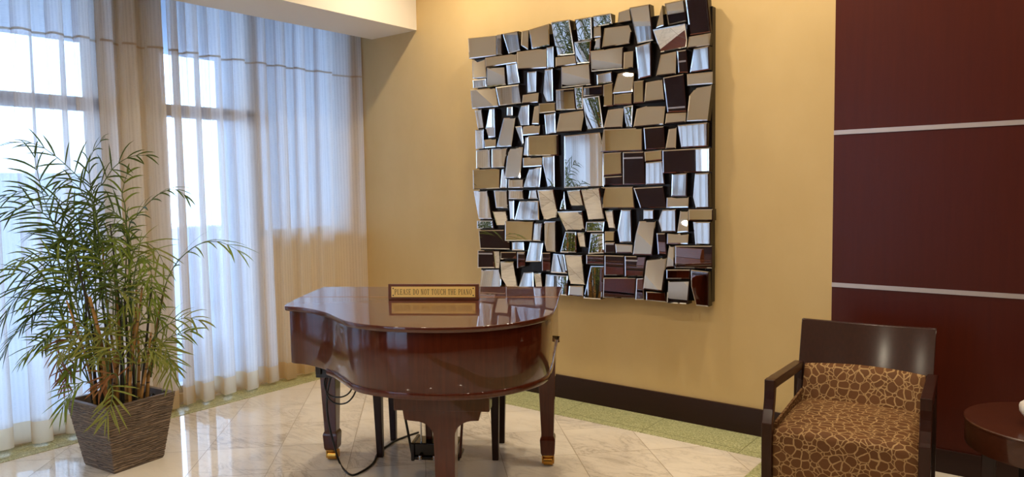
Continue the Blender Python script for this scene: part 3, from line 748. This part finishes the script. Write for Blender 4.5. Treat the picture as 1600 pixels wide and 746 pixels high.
G = {
 'P': (stem(.07) + R(.15, 1-TH, .36, 1) + R(.15, .46, .36, .46+TH) + ARC(.36, .73, .22, .27, -90, 90, .12, TH), .62),
 'L': (stem(.07) + R(.15, 0, .52, TH) + R(.47, 0, .53, .28), .58),
 'E': (stem(.07) + R(.15, 0, .52, TH) + R(.15, 1-TH, .52, 1) + R(.15, .48, .42, .48+TH) + R(.47, 0, .53, .26) + R(.47, .76, .53, 1) + R(.37, .38, .42, .65), .60),
 'A': (S(.10, 0, .33, 1, .06) + S(.56, 0, .33, 1, .14) + R(.18, .3, .50, .3+TH) + R(0, 0, .2, SE) + R(.44, 0, .68, SE), .68),
 'S': (ARC(.28, .74, .22, .26, 30, 240, .10, .07) + ARC(.28, .26, .22, .27, -150, 70, .10, .07) + S(.20, .56, .36, .44, .16) + R(.44, .72, .50, 1) + R(.04, 0, .10, .28), .56),
 'D': (stem(.07) + R(.15, 1-TH, .30, 1) + R(.15, 0, .30, TH) + ARC(.30, .5, .32, .5, -90, 90, .13, TH), .68),
 'O': (ARC(.34, .5, .31, .52, 0, 360, .13, .06, 20), .68),
 'N': (R(.10, 0, .16, 1) + R(.52, 0, .58, 1) + S(.52, 0, .15, 1, .13) + R(.02, 0, .25, SE) + R(.02, 1-SE, .2, 1) + R(.44, 1-SE, .66, 1), .68),
 'T': (R(.22, 0, .35, 1) + R(.02, 1-TH, .55, 1) + R(.16, 0, .41, SE) + R(.02, .74, .07, 1) + R(.50, .74, .55, 1), .57),
 'U': (R(.09, .28, .22, 1) + R(.50, .28, .56, 1) + ARC(.325, .30, .235, .31, 180, 360, .11, .06) + R(.03, 1-SE, .28, 1) + R(.43, 1-SE, .63, 1), .66),
 'C': (ARC(.34, .5, .30, .52, 50, 310, .13, .06, 16) + R(.50, .70, .56, 1) + R(.50, 0, .56, .28), .62),
 'H': (stem(.07) + stem(.47) + R(.15, .48, .5, .48+TH), .68),
 'I': (stem(.08), .29),
}
TEXT = 'PLEASE DO NOT TOUCH THE PIANO'; gap, space = .10, .42
tot = sum((G[c][1]+gap) if c != ' ' else space for c in TEXT)-gap
LW = .386; sx = LW/tot; hh = .0275; x = -LW/2; zb = (pz0+pz1)/2-hh/2
m = MB()
for ch_ in TEXT:
    if ch_ == ' ': x += space*sx; continue
    for q in G[ch_][0]:
        if sum(q[i-1][0]*q[i][1]-q[i][0]*q[i-1][1] for i in range(4)) < 0: q = q[::-1]
        ids = [m.vert(fp(x+px*sx, zb+py*hh, .0024)) for px, py in q]; m.face(ids)
    x += (G[ch_][1]+gap)*sx
build('lettering', m, 'letter_ink', plate)

# ------------------------------------------------------------------ piano bench behind
bench = thing('piano_bench', 'dark wooden piano bench tucked behind the piano', 'bench', l2w(.605, -.175, 0), PA)
m = MB(); m.prism([(-.38, -.19), (.38, -.19), (.38, .19), (-.38, .19)], .455, .50, 0, .01); build('seat', m, 'black_gloss', bench, bevel=.004)
m = MB(); m.box(-.345, .345, -.165, -.145, .385, .455); m.box(-.345, .345, .145, .165, .385, .455); m.box(-.345, -.325, -.145, .145, .385, .455); m.box(.325, .345, -.145, .145, .385, .455); build('apron', m, 'espresso', bench)
for sx_ in (-1, 1):
    for sy in (-1, 1):
        m = MB(); m.rect_loft([(sx_*.328, sy*.137, 0, .034, .034), (sx_*.332, sy*.146, .455, .05, .05)]); build('leg', m, 'espresso', bench, bevel=.003)

# ------------------------------------------------------------------ planter with palm
PC = np.array([.796, -2.438]); PR = math.radians(6.5)
palm = thing('potted_palm', 'tall bushy palm in a square rippled brown planter by the curtains', 'plant', (PC[0], PC[1], 0), PR)
m = MB(); hb, ht, H_ = .145, .198, .375
sec = [(0, 0, 0, 2*hb-.01, 2*hb-.01), (0, 0, .012, 2*hb, 2*hb)]
nst = 56
for i in range(1, nst+1):
    k = i/nst; wv = .0022*math.sin(i*2.4) + .0012*math.sin(i*1.1); w_ = 2*(hb+(ht-hb)*k) + wv; sec.append((0, 0, .012+(H_-.012)*k, w_, w_))
m.rect_loft(sec); m.f.pop(); m.mi.pop()
o_ = [(-ht, -ht), (ht, -ht), (ht, ht), (-ht, ht)]; i_ = [(x*.885, y*.885) for x, y in o_]; i2 = [(x*.84, y*.84) for x, y in o_]
m.loft([[(x, y, H_) for x, y in o_], [(x, y, H_+.004) for x, y in o_], [(x, y, H_+.004) for x, y in i_], [(x, y, H_-.05) for x, y in i2]], 1, False)
pot = build('planter', m, ['planter', 'planter_rim'], palm)
m = MB(); ns = 20
for j in range(ns+1):
    for i in range(ns+1):
        x, y = (-1+2*i/ns)*ht*.855, (-1+2*j/ns)*ht*.855; m.vert((x, y, H_-.040+.016*math.sin(i*1.3+j*.7)*math.cos(j*1.1)+random.uniform(-.005, .006)))
for j in range(ns):
    for i in range(ns): b = j*(ns+1)+i; m.face((b, b+1, b+ns+2, b+ns+1))
build('soil', m, 'soil', palm, smooth=60)
ZC = float((np.array([PC[0], PC[1], 1.0])-CP)@Fv)
WI = Matrix.Translation((PC[0], PC[1], 0)) @ Matrix.Rotation(PR, 4, 'Z'); WI = WI.inverted()
def pw3(px, py, off): return np.array(CP + ray(px, py)*(ZC-off))
def loc3(p): v = WI @ Vector(p); return (v.x, v.y, v.z)
canes = [(((163, 618), (155, 560), (146, 495), (130, 450)), .012, 'cane', .03), (((178, 612), (184, 560), (186, 510), (182, 465), (180, 430)), .013, 'cane', .0),
 (((190, 610), (190, 560), (188, 520), (190, 470)), .010, 'cane_dark', -.06), (((229, 606), (238, 555), (247, 500), (257, 450)), .010, 'cane', .0), (((168, 616), (162, 560), (152, 510), (140, 465)), .013, 'cane', .09),
 (((150, 616), (147, 580), (140, 545), (131, 505)), .010, 'cane_dark', .05), (((210, 606), (208, 560), (206, 510), (202, 410), (198, 358)), .009, 'cane_dark', -.05),
 (((203, 610), (200, 550), (196, 490), (195, 450)), .010, 'cane_dark', .04), (((216, 606), (217, 560), (214, 500), (213, 440)), .009, 'cane', -.02), (((143, 618), (141, 570), (134, 480), (131, 400)), .007, 'cane_dark', .0),
 (((178, 610), (172, 560), (160, 470), (153, 360), (147, 320)), .008, 'cane_dark', -.04), (((223, 606), (231, 560), (236, 520)), .008, 'cane', .05), (((172, 616), (170, 580), (168, 540), (166, 520)), .011, 'cane', .06), (((184, 614), (179, 560), (170, 500), (164, 440), (160, 380)), .008, 'cane', .03), (((160, 616), (152, 560), (141, 500), (128, 440), (118, 400)), .008, 'cane_dark', .08), (((222, 608), (226, 560), (232, 500), (236, 450)), .008, 'cane_dark', .03), (((194, 610), (192, 550), (187, 480), (178, 400), (172, 350)), .007, 'cane_dark', .02), (((202, 612), (206, 560), (216, 500), (222, 450)), .009, 'cane', .07), (((147, 614), (134, 560), (118, 510), (104, 470)), .007, 'cane', .1), (((196, 608), (203, 560), (209, 515), (212, 480)), .011, 'cane', .02)]
for pl, r, mt, off in canes:
    n = len(pl); top_p = catmull([pw3(x, y, off*(1+.6*i)) for i, (x, y) in enumerate(pl)], 6)
    # bring the foot into the soil
    b0 = np.array(loc3(top_p[0])); foot = (max(-.15, min(.15, b0[0])), max(-.15, min(.15, b0[1])), H_-.06)
    pts = [foot] + [loc3(p) for p in top_p[2:]]
    m = MB(); rr = [r*(1-.45*i/len(pts)) for i in range(len(pts))]; m.tube(pts, rr, 8); build('cane', m, mt, palm, smooth=60)
def frond(pl, off0, off1, L, mt, nl=15, spread=1.0, droop=.35, seed=0, start=.28, ang=52):
    rn = random.Random(seed); k = len(pl)
    ctrl = [pw3(x, y, off0+(off1-off0)*i/(k-1)) for i, (x, y) in enumerate(pl)]
    ctrl = [np.array([max(.20, c[0]), c[1], c[2]]) for c in ctrl]
    sp = catmull(ctrl, 10); n = len(sp); P_ = [np.array(p) for p in sp]
    cum = [0.]
    for i in range(1, n): cum.append(cum[-1]+np.linalg.norm(P_[i]-P_[i-1]))
    Ltot = cum[-1]
    def at(s):
        s = max(0, min(Ltot, s))
        for i in range(1, n):
            if cum[i] >= s: f = (s-cum[i-1])/max(1e-9, cum[i]-cum[i-1]); return P_[i-1]*(1-f)+P_[i]*f, unit(P_[i]-P_[i-1])
        return P_[-1], unit(P_[-1]-P_[-2])
    m = MB(); pts = [loc3(p) for p in P_]; m.tube(pts, [.0042*(1-.75*i/n) for i in range(n)], 6, 1)
    tc = -Fv; nv = unit(np.array([tc[0], tc[1], 0])*.75 + np.array([0, 0, .75]) + np.array([rn.uniform(-.5, .5), rn.uniform(-.5, .5), rn.uniform(-.3, .3)]))
    down = np.array([0, 0, -1.])
    for i in range(nl):
        f = start + (1-start)*(i+.3)/nl
        p, tg = at(f*Ltot); sd = unit(np.cross(tg, nv)); nn = unit(np.cross(sd, tg))
        for sgn in (-1, 1):
            a = math.radians(ang - 22*((f-start)/(1-start)) + rn.uniform(-13, 13)); ll = L*(.62+.5*math.sin(PI*min(1, .18+.82*(f-start)/(1-start))))*rn.uniform(.75, 1.15)
            if i == nl-1: a *= .5
            d0 = unit(tg*math.cos(a) + sd*sgn*math.sin(a)*spread + nn*rn.uniform(-.05, .22)); w = .0048*rn.uniform(.8, 1.25)
            q = p.copy(); ns_ = 5; rows = []
            for s in range(ns_+1):
                kk = s/ns_; d = unit(d0 + down*droop*kk*1.5*rn.uniform(.9, 1.1)); 
                if s: q = q + d*ll/ns_
                ww = w*(math.sin(PI*min(1, .12+kk*.88))**.7 if kk < 1 else .05); sv = unit(np.cross(d, nn)); up = unit(np.cross(sv, d))
                rows.append([loc3(q - sv*ww + up*ww*.35), loc3(q), loc3(q + sv*ww + up*ww*.35)])
            ids = [[m.vert(x) for x in r] for r in rows]
            for r0, r1 in zip(ids[:-1], ids[1:]):
                m.face((r0[0], r0[1], r1[1], r1[0]), 0); m.face((r0[1], r0[2], r1[2], r1[1]), 0)
    return build('frond', m, [mt, 'petiole'], palm, smooth=70)
FR = [
 (((156, 470), (153, 355), (134, 294), (107, 262), (78, 238), (54, 225), (15, 222)), .0, .1, .17, 'leaf_dark', 15, .30),
 (((110, 480), (105, 400), (88, 361), (70, 315), (58, 267), (53, 234)), .05, .12, .20, 'leaf_dark', 13, .45),
 (((152, 430), (146, 329), (139, 264), (145, 238), (164, 213)), -.05, -.03, .13, 'leaf_dark', 12, .5),
 (((149, 420), (147, 313), (163, 284), (180, 260), (205, 245), (238, 243)), -.02, .05, .14, 'leaf_dark', 14, .45),
 (((140, 460), (131, 400), (122, 345), (100, 318), (75, 306), (40, 298), (0, 308)), .05, .2, .17, 'leaf_dark', 15, .35),
 (((112, 440), (100, 380), (83, 350), (62, 330), (38, 322), (4, 335)), .1, .22, .17, 'leaf_dark', 13, .3),
 (((203, 430), (198, 358), (195, 321), (191, 304), (196, 280), (203, 262)), -.05, -.05, .12, 'leaf_mid', 10, .5),
 (((194, 470), (201, 360), (212, 340), (231, 318), (253, 301), (276, 297), (296, 312)), .0, .05, .13, 'leaf_dark', 14, .5),
 (((236, 590), (248, 504), (258, 448), (277, 410), (309, 383), (338, 378), (360, 385), (381, 398)), .0, .12, .20, 'leaf_mid', 16, .4),
 (((225, 600), (234, 541), (248, 520), (264, 507), (291, 497), (318, 503)), .05, .12, .13, 'leaf_light', 13, .5),
 (((228, 590), (246, 550), (261, 531), (277, 523), (304, 517)), .0, .0, .12, 'leaf_mid', 9, .5),
 (((228, 560), (240, 530), (255, 538), (265, 560), (266, 598)), .08, .12, .13, 'leaf_light', 12, .2),
 (((206, 510), (209, 440), (216, 405), (228, 402), (236, 425), (238, 474)), .1, .2, .15, 'leaf_mid', 15, .25),
 (((115, 540), (95, 508), (72, 502), (43, 508), (20, 528), (3, 560)), .1, .25, .16, 'leaf_dark', 14, .3),
 (((115, 510), (107, 461), (88, 447), (66, 440), (45, 443), (22, 470), (3, 503)), .1, .24, .18, 'leaf_dark', 15, .3),
 (((136, 520), (126, 464), (108, 434), (86, 422), (54, 420), (17, 430)), .1, .2, .18, 'leaf_dark', 15, .35),
 (((125, 500), (112, 440), (90, 408), (64, 397), (42, 401), (19, 415)), .15, .26, .15, 'leaf_mid', 13, .4),
 (((140, 600), (124, 550), (104, 532), (80, 533), (54, 541), (34, 565)), .1, .22, .15, 'leaf_mid', 13, .3),
 (((170, 600), (167, 545), (150, 520), (130, 520), (110, 534), (92, 556)), .15, .28, .15, 'leaf_light', 14, .35),
 (((166, 612), (172, 602), (176, 612), (173, 634), (164, 660)), .2, .32, .14, 'leaf_light', 11, .2),
 (((150, 608), (138, 598), (124, 600), (108, 618), (97, 640)), .2, .3, .15, 'leaf_mid', 10, .2),
 (((120, 560), (105, 530), (93, 530), (88, 550), (95, 590)), .15, .2, .10, 'leaf_dry', 10, .2),
 (((118, 520), (108, 440), (102, 380), (102, 326)), .1, .12, .14, 'leaf_dark', 11, .4),
 (((202, 430), (200, 362), (186, 338), (161, 323), (137, 318), (113, 322)), .05, .12, .15, 'leaf_dark', 12, .45),
 (((151, 420), (148, 340), (134, 310), (118, 288), (100, 282), (84, 288)), .0, .1, .12, 'leaf_dark', 10, .5),
 (((150, 500), (150, 410), (160, 374), (175, 370), (190, 392)), .1, .15, .16, 'leaf_mid', 12, .3),
 (((202, 510), (202, 420), (212, 388), (228, 380), (246, 394), (259, 420)), .0, .05, .16, 'leaf_light', 13, .3),
 (((166, 540), (170, 470), (182, 453), (200, 461), (217, 486)), .15, .2, .14, 'leaf_light', 13, .35),
 (((140, 540), (128, 490), (112, 462), (98, 458), (80, 478)), .12, .2, .15, 'leaf_dark', 12, .35),
 (((130, 470), (120, 420), (126, 385), (142, 370), (160, 378)), .05, .1, .16, 'leaf_dark', 12, .35),
 (((150, 480), (138, 430), (118, 400), (98, 395), (76, 410)), .0, .05, .17, 'leaf_dark', 12, .35),
 (((176, 520), (176, 460), (164, 420), (146, 410), (124, 428)), .05, .1, .17, 'leaf_dark', 12, .35),
 (((180, 500), (182, 430), (188, 396), (202, 388), (220, 412)), .05, .1, .16, 'leaf_mid', 12, .35),
 (((190, 540), (192, 480), (184, 450), (168, 444), (150, 462)), .08, .15, .15, 'leaf_dark', 12, .35),
 (((212, 570), (214, 520), (226, 492), (240, 488), (256, 506)), .02, .08, .13, 'leaf_mid', 11, .4),
 (((206, 580), (200, 530), (188, 512), (172, 514), (156, 534)), .12, .18, .13, 'leaf_light', 11, .4),
 (((220, 580), (226, 548), (238, 540), (252, 548), (262, 568)), .0, .05, .12, 'leaf_light', 11, .35),
 (((150, 590), (140, 555), (126, 545), (112, 552), (100, 575)), .05, .1, .13, 'leaf_mid', 10, .35),
 (((196, 500), (205, 450), (220, 438), (236, 446), (250, 470)), -.05, -.02, .14, 'leaf_mid', 12, .3),
 (((120, 470), (112, 410), (96, 372), (78, 356), (52, 366)), .1, .18, .16, 'leaf_dark', 12, .35),
 (((110, 530), (92, 486), (74, 474), (54, 482), (36, 506)), .02, .1, .15, 'leaf_dark', 12, .3),
 (((160, 480), (166, 400), (176, 362), (190, 352), (206, 366)), .0, .04, .15, 'leaf_mid', 11, .35),
]
FR += [
 (((170, 606), (164, 560), (148, 540), (128, 538), (108, 556)), .14, .24, .12, 'leaf_light', 12, .35),
 (((158, 600), (150, 560), (136, 552), (120, 562), (104, 590)), .12, .2, .12, 'leaf_mid', 12, .3),
 (((196, 600), (190, 560), (178, 544), (162, 548), (146, 570)), .16, .26, .11, 'leaf_light', 12, .35),
 (((212, 600), (214, 562), (224, 546), (238, 548), (250, 566)), .1, .18, .11, 'leaf_light', 12, .35),
 (((222, 604), (232, 572), (246, 560), (262, 562), (276, 580)), .02, .06, .11, 'leaf_mid', 11, .3),
 (((150, 560), (138, 520), (122, 500), (104, 500), (86, 520)), .1, .2, .13, 'leaf_mid', 12, .35),
 (((188, 560), (180, 510), (168, 494), (150, 496), (134, 516)), .1, .18, .12, 'leaf_mid', 12, .35),
 (((206, 540), (204, 480), (214, 462), (230, 466), (244, 490)), .06, .12, .12, 'leaf_mid', 12, .35),
 (((126, 560), (110, 520), (94, 508), (78, 516), (64, 544)), .06, .14, .12, 'leaf_dark', 12, .3),
 (((104, 520), (92, 470), (78, 452), (60, 452), (40, 474)), .1, .2, .14, 'leaf_mid', 12, .35),
 (((186, 606), (184, 590), (176, 584), (164, 592), (154, 614)), .16, .24, .10, 'leaf_dry', 10, .25),
 (((140, 600), (126, 576), (114, 572), (104, 584), (100, 606)), .1, .16, .10, 'leaf_dry', 9, .25),
 (((166, 470), (162, 420), (150, 396), (132, 390), (112, 404)), .1, .16, .14, 'leaf_mid', 12, .35),
 (((150, 440), (140, 392), (126, 370), (108, 366), (88, 384)), .06, .12, .14, 'leaf_dark', 12, .35),
]
for i, (pl, a, b, L, mt, nl, dr) in enumerate(FR): frond(pl, a, b, L*(1.0 if i < 9 else 1.08), mt, max(8, int(nl*.80)), 1., dr, seed=100+i)

# ------------------------------------------------------------------ armchair (local: +x to the chair's right in the photo, -y = front)
AC = math.radians(6.0)
chair = thing('armchair', 'dark wood armchair with pebble-patterned brown seat by the red panelling', 'armchair', (4.247, -.845, 0), AC)
def upv(vi, co, n):
    if abs(n.z) > .6: return (co.x, co.y)
    if abs(n.y) >= abs(n.x): return (co.x, co.z + .37 - .0)
    return (co.y+3, co.z)
# curved wooden back panel
m = MB(); rings = []
NX = 24
def back_y(x, z): return .30 + (z-.40)*.475 - .055*(1-(x/.3)**2)*-1 - .055
def bp(x, z, dy): return (x, back_y(x, z) + dy, z)
cols_ = []
for i in range(NX+1):
    x = -.298+.596*i/NX; k = x/.298; ztop = .812 - .012*(1-k*k)
    cols_.append([bp(x*(.965+.035*(z-.3)/.5), z, 0.) for z in np.linspace(.33, ztop, 12)] + [bp(x*(.965+.035*(z-.3)/.5), z, .026) for z in np.linspace(ztop, .33, 12)])
m.loft(cols_, 0, True); build('back_panel', m, 'chairwood', chair, smooth=40, bevel=.003)
# upholstered back pad
m = MB(); rings = []
for i in range(NX+1):
    x = -.262+.524*i/NX; k = x/.262; th = .05*(1-.55*k**6); zt = .604+.008*(1-k*k)
    fr_ = [bp(x, z, -.004-th*(1-abs((z-.50)/.125)**5*.6)) for z in np.linspace(.40, zt, 12)]
    rings.append(fr_ + [bp(x, z, -.001) for z in np.linspace(zt, .40, 12)])
m.loft(rings, 0, True); build('back_cushion', m, 'pebble', chair, smooth=50, uvfun=lambda vi, co, n: (co.x, co.z+.2))
# seat: soft block with rounded front edge
m = MB(); rings = []
ys = []
prof = [(.33, .27), (.33, .445)] + [(.33-.64*f, .450+.012*math.sin(PI*f)+.028*f) for f in np.linspace(.03, .93, 14)] + [(-.305-.04*math.sin(a)*1.0, .448+.032*math.cos(a)) for a in np.linspace(.3, PI/2, 6)] + [(-.347, .40), (-.345, .33), (-.342, .245), (-.30, .24), (.28, .25)]
arcu = [0.]
for i in range(1, len(prof)): arcu.append(arcu[-1]+math.hypot(prof[i][0]-prof[i-1][0], prof[i][1]-prof[i-1][1]))
for i in range(NX+1):
    x = -.268+.536*i/NX; k = abs(x/.268); rings.append([(x, y, z - (.020*k**8 if z > .4 else 0)) for y, z in prof])
m.loft(rings, 0, True); npf = len(prof)
build('seat', m, 'pebble', chair, smooth=60, uvfun=lambda vi, co, n: (co.x, arcu[vi % npf]))
# rails
m = MB(); m.box(-.268, .268, -.335, -.295, .19, .243); m.box(-.268, .268, .29, .33, .19, .30); m.box(-.29, -.262, -.33, .32, .19, .255); m.box(.262, .29, -.33, .32, .19, .255); build('seat_rail', m, 'chairwood', chair, bevel=.003)
for s in (-1, 1):
    # side upholstery
    m = MB(); n_ = 14
    m.loft([[(s*(.268+.004+.022*math.sin(PI*min(1, max(0, (z-.25)/.24)))), y, z) for z in np.linspace(.25, .49, n_)] + [(s*.262, y, z) for z in np.linspace(.49, .25, n_)] for y in np.linspace(-.30, .30, 12)])
    sp_ = build('side_panel', m, 'pebble', chair, smooth=50, uvfun=lambda vi, co, n: (co.y+2, co.z))
    # arm: flat rail then the curved front post
    w = .021; xa = s*.29
    ctr = [(.335, .600), (.20, .612), (.0, .628), (-.20, .646), (-.318, .654)]
    m = MB(); m.loft([[(xa-w, y, z-.022), (xa+w, y, z-.022), (xa+w, y, z+.018), (xa-w, y, z+.018)] for y, z in ctr]); build('arm', m, 'chairwood', chair, bevel=.003)
    m = MB(); pc = [(-.298, .6715, .040), (-.300, .625, .040), (-.306, .59, .038), (-.320, .55, .038), (-.338, .51, .040), (-.345, .495, .042)]
    m.loft([[(xa-w, y-d/2, z), (xa+w, y-d/2, z), (xa+w, y+d/2, z), (xa-w, y+d/2, z)] for y, z, d in pc][::-1]); build('arm_post', m, 'chairwood', chair, bevel=.003)
    m = MB(); m.rect_loft([(xa, -.338, 0, .034, .036), (xa, -.345, .25, .041, .044), (xa, -.345, .497, .042, .046)]); build('leg', m, 'chairwood', chair, bevel=.003)
    m = MB(); m.rect_loft([(xa, .42, 0, .034, .036), (xa, .325, .30, .040, .044), (xa, .335, .61, .038, .036)]); build('leg', m, 'chairwood', chair, bevel=.003)

# ------------------------------------------------------------------ round side table with a white ornament
table = thing('side_table', 'round dark wood side table right of the armchair', 'table', (4.955, -.775, 0))
TZ = .55; TR = .30
m = MB(); m.lathe([(TR-.016, TZ-.105), (TR-.008, TZ-.108), (TR-.004, TZ-.100), (TR-.004, TZ-.012), (TR, TZ-.008), (TR, TZ-.003), (TR-.004, TZ)], 64); build('tabletop', m, 'tablewood', table, smooth=40)
for k in range(4):
    a = math.radians(205+90*k); m = MB(); x, y = .22*math.cos(a), .22*math.sin(a)
    m.rect_loft([(x*1.04, y*1.04, 0, .036, .036), (x, y, TZ-.105, .05, .05)]); build('leg', m, 'espresso', table, bevel=.003)
m = MB(); m.lathe([(.14, .16), (.145, .165), (.145, .18), (.14, .185)], 40); build('lower_shelf', m, 'tablewood', table, smooth=40)
orn = thing('white_ornament', 'white ribbed ceramic ornament on the round side table', 'ornament', (4.928, -.83, TZ))
n = 48; prof = [(.040, 0), (.042, .006), (.050, .020), (.052, .028), (.070, .036), (.078, .050), (.079, .062), (.080, .072), (.076, .084), (.060, .100), (.044, .120), (.034, .145), (.030, .175), (.034, .190), (.030, .196)]
m = MB(); m.loft([[(r*(1+(.05*math.cos(12*2*PI*k/n) if .03 < z < .1 else 0))*math.cos(2*PI*k/n), r*(1+(.05*math.cos(12*2*PI*k/n) if .03 < z < .1 else 0))*math.sin(2*PI*k/n), z) for k in range(n)] for r, z in prof]); build('body', m, 'white_ceramic', orn, smooth=60)

# ------------------------------------------------------------------ world and colour
w = bpy.data.worlds.new('sky'); SC.world = w; w.use_nodes = True
bg = w.node_tree.nodes['Background']; bg.inputs[0].default_value = (.50, .70, 1.0, 1); bg.inputs[1].default_value = 7.8
SC.view_settings.view_transform = 'Standard'; SC.view_settings.look = 'None'; SC.view_settings.exposure = 0.0; SC.view_settings.gamma = 1.0; SC.view_settings.use_curve_mapping = False
SC.cycles.max_bounces = 12; SC.cycles.diffuse_bounces = 5; SC.cycles.glossy_bounces = 6; SC.cycles.transparent_max_bounces = 24; SC.cycles.transmission_bounces = 6
SC.cycles.use_denoising = True; SC.cycles.caustics_reflective = False; SC.cycles.caustics_refractive = False; SC.cycles.sample_clamp_indirect = 6.0
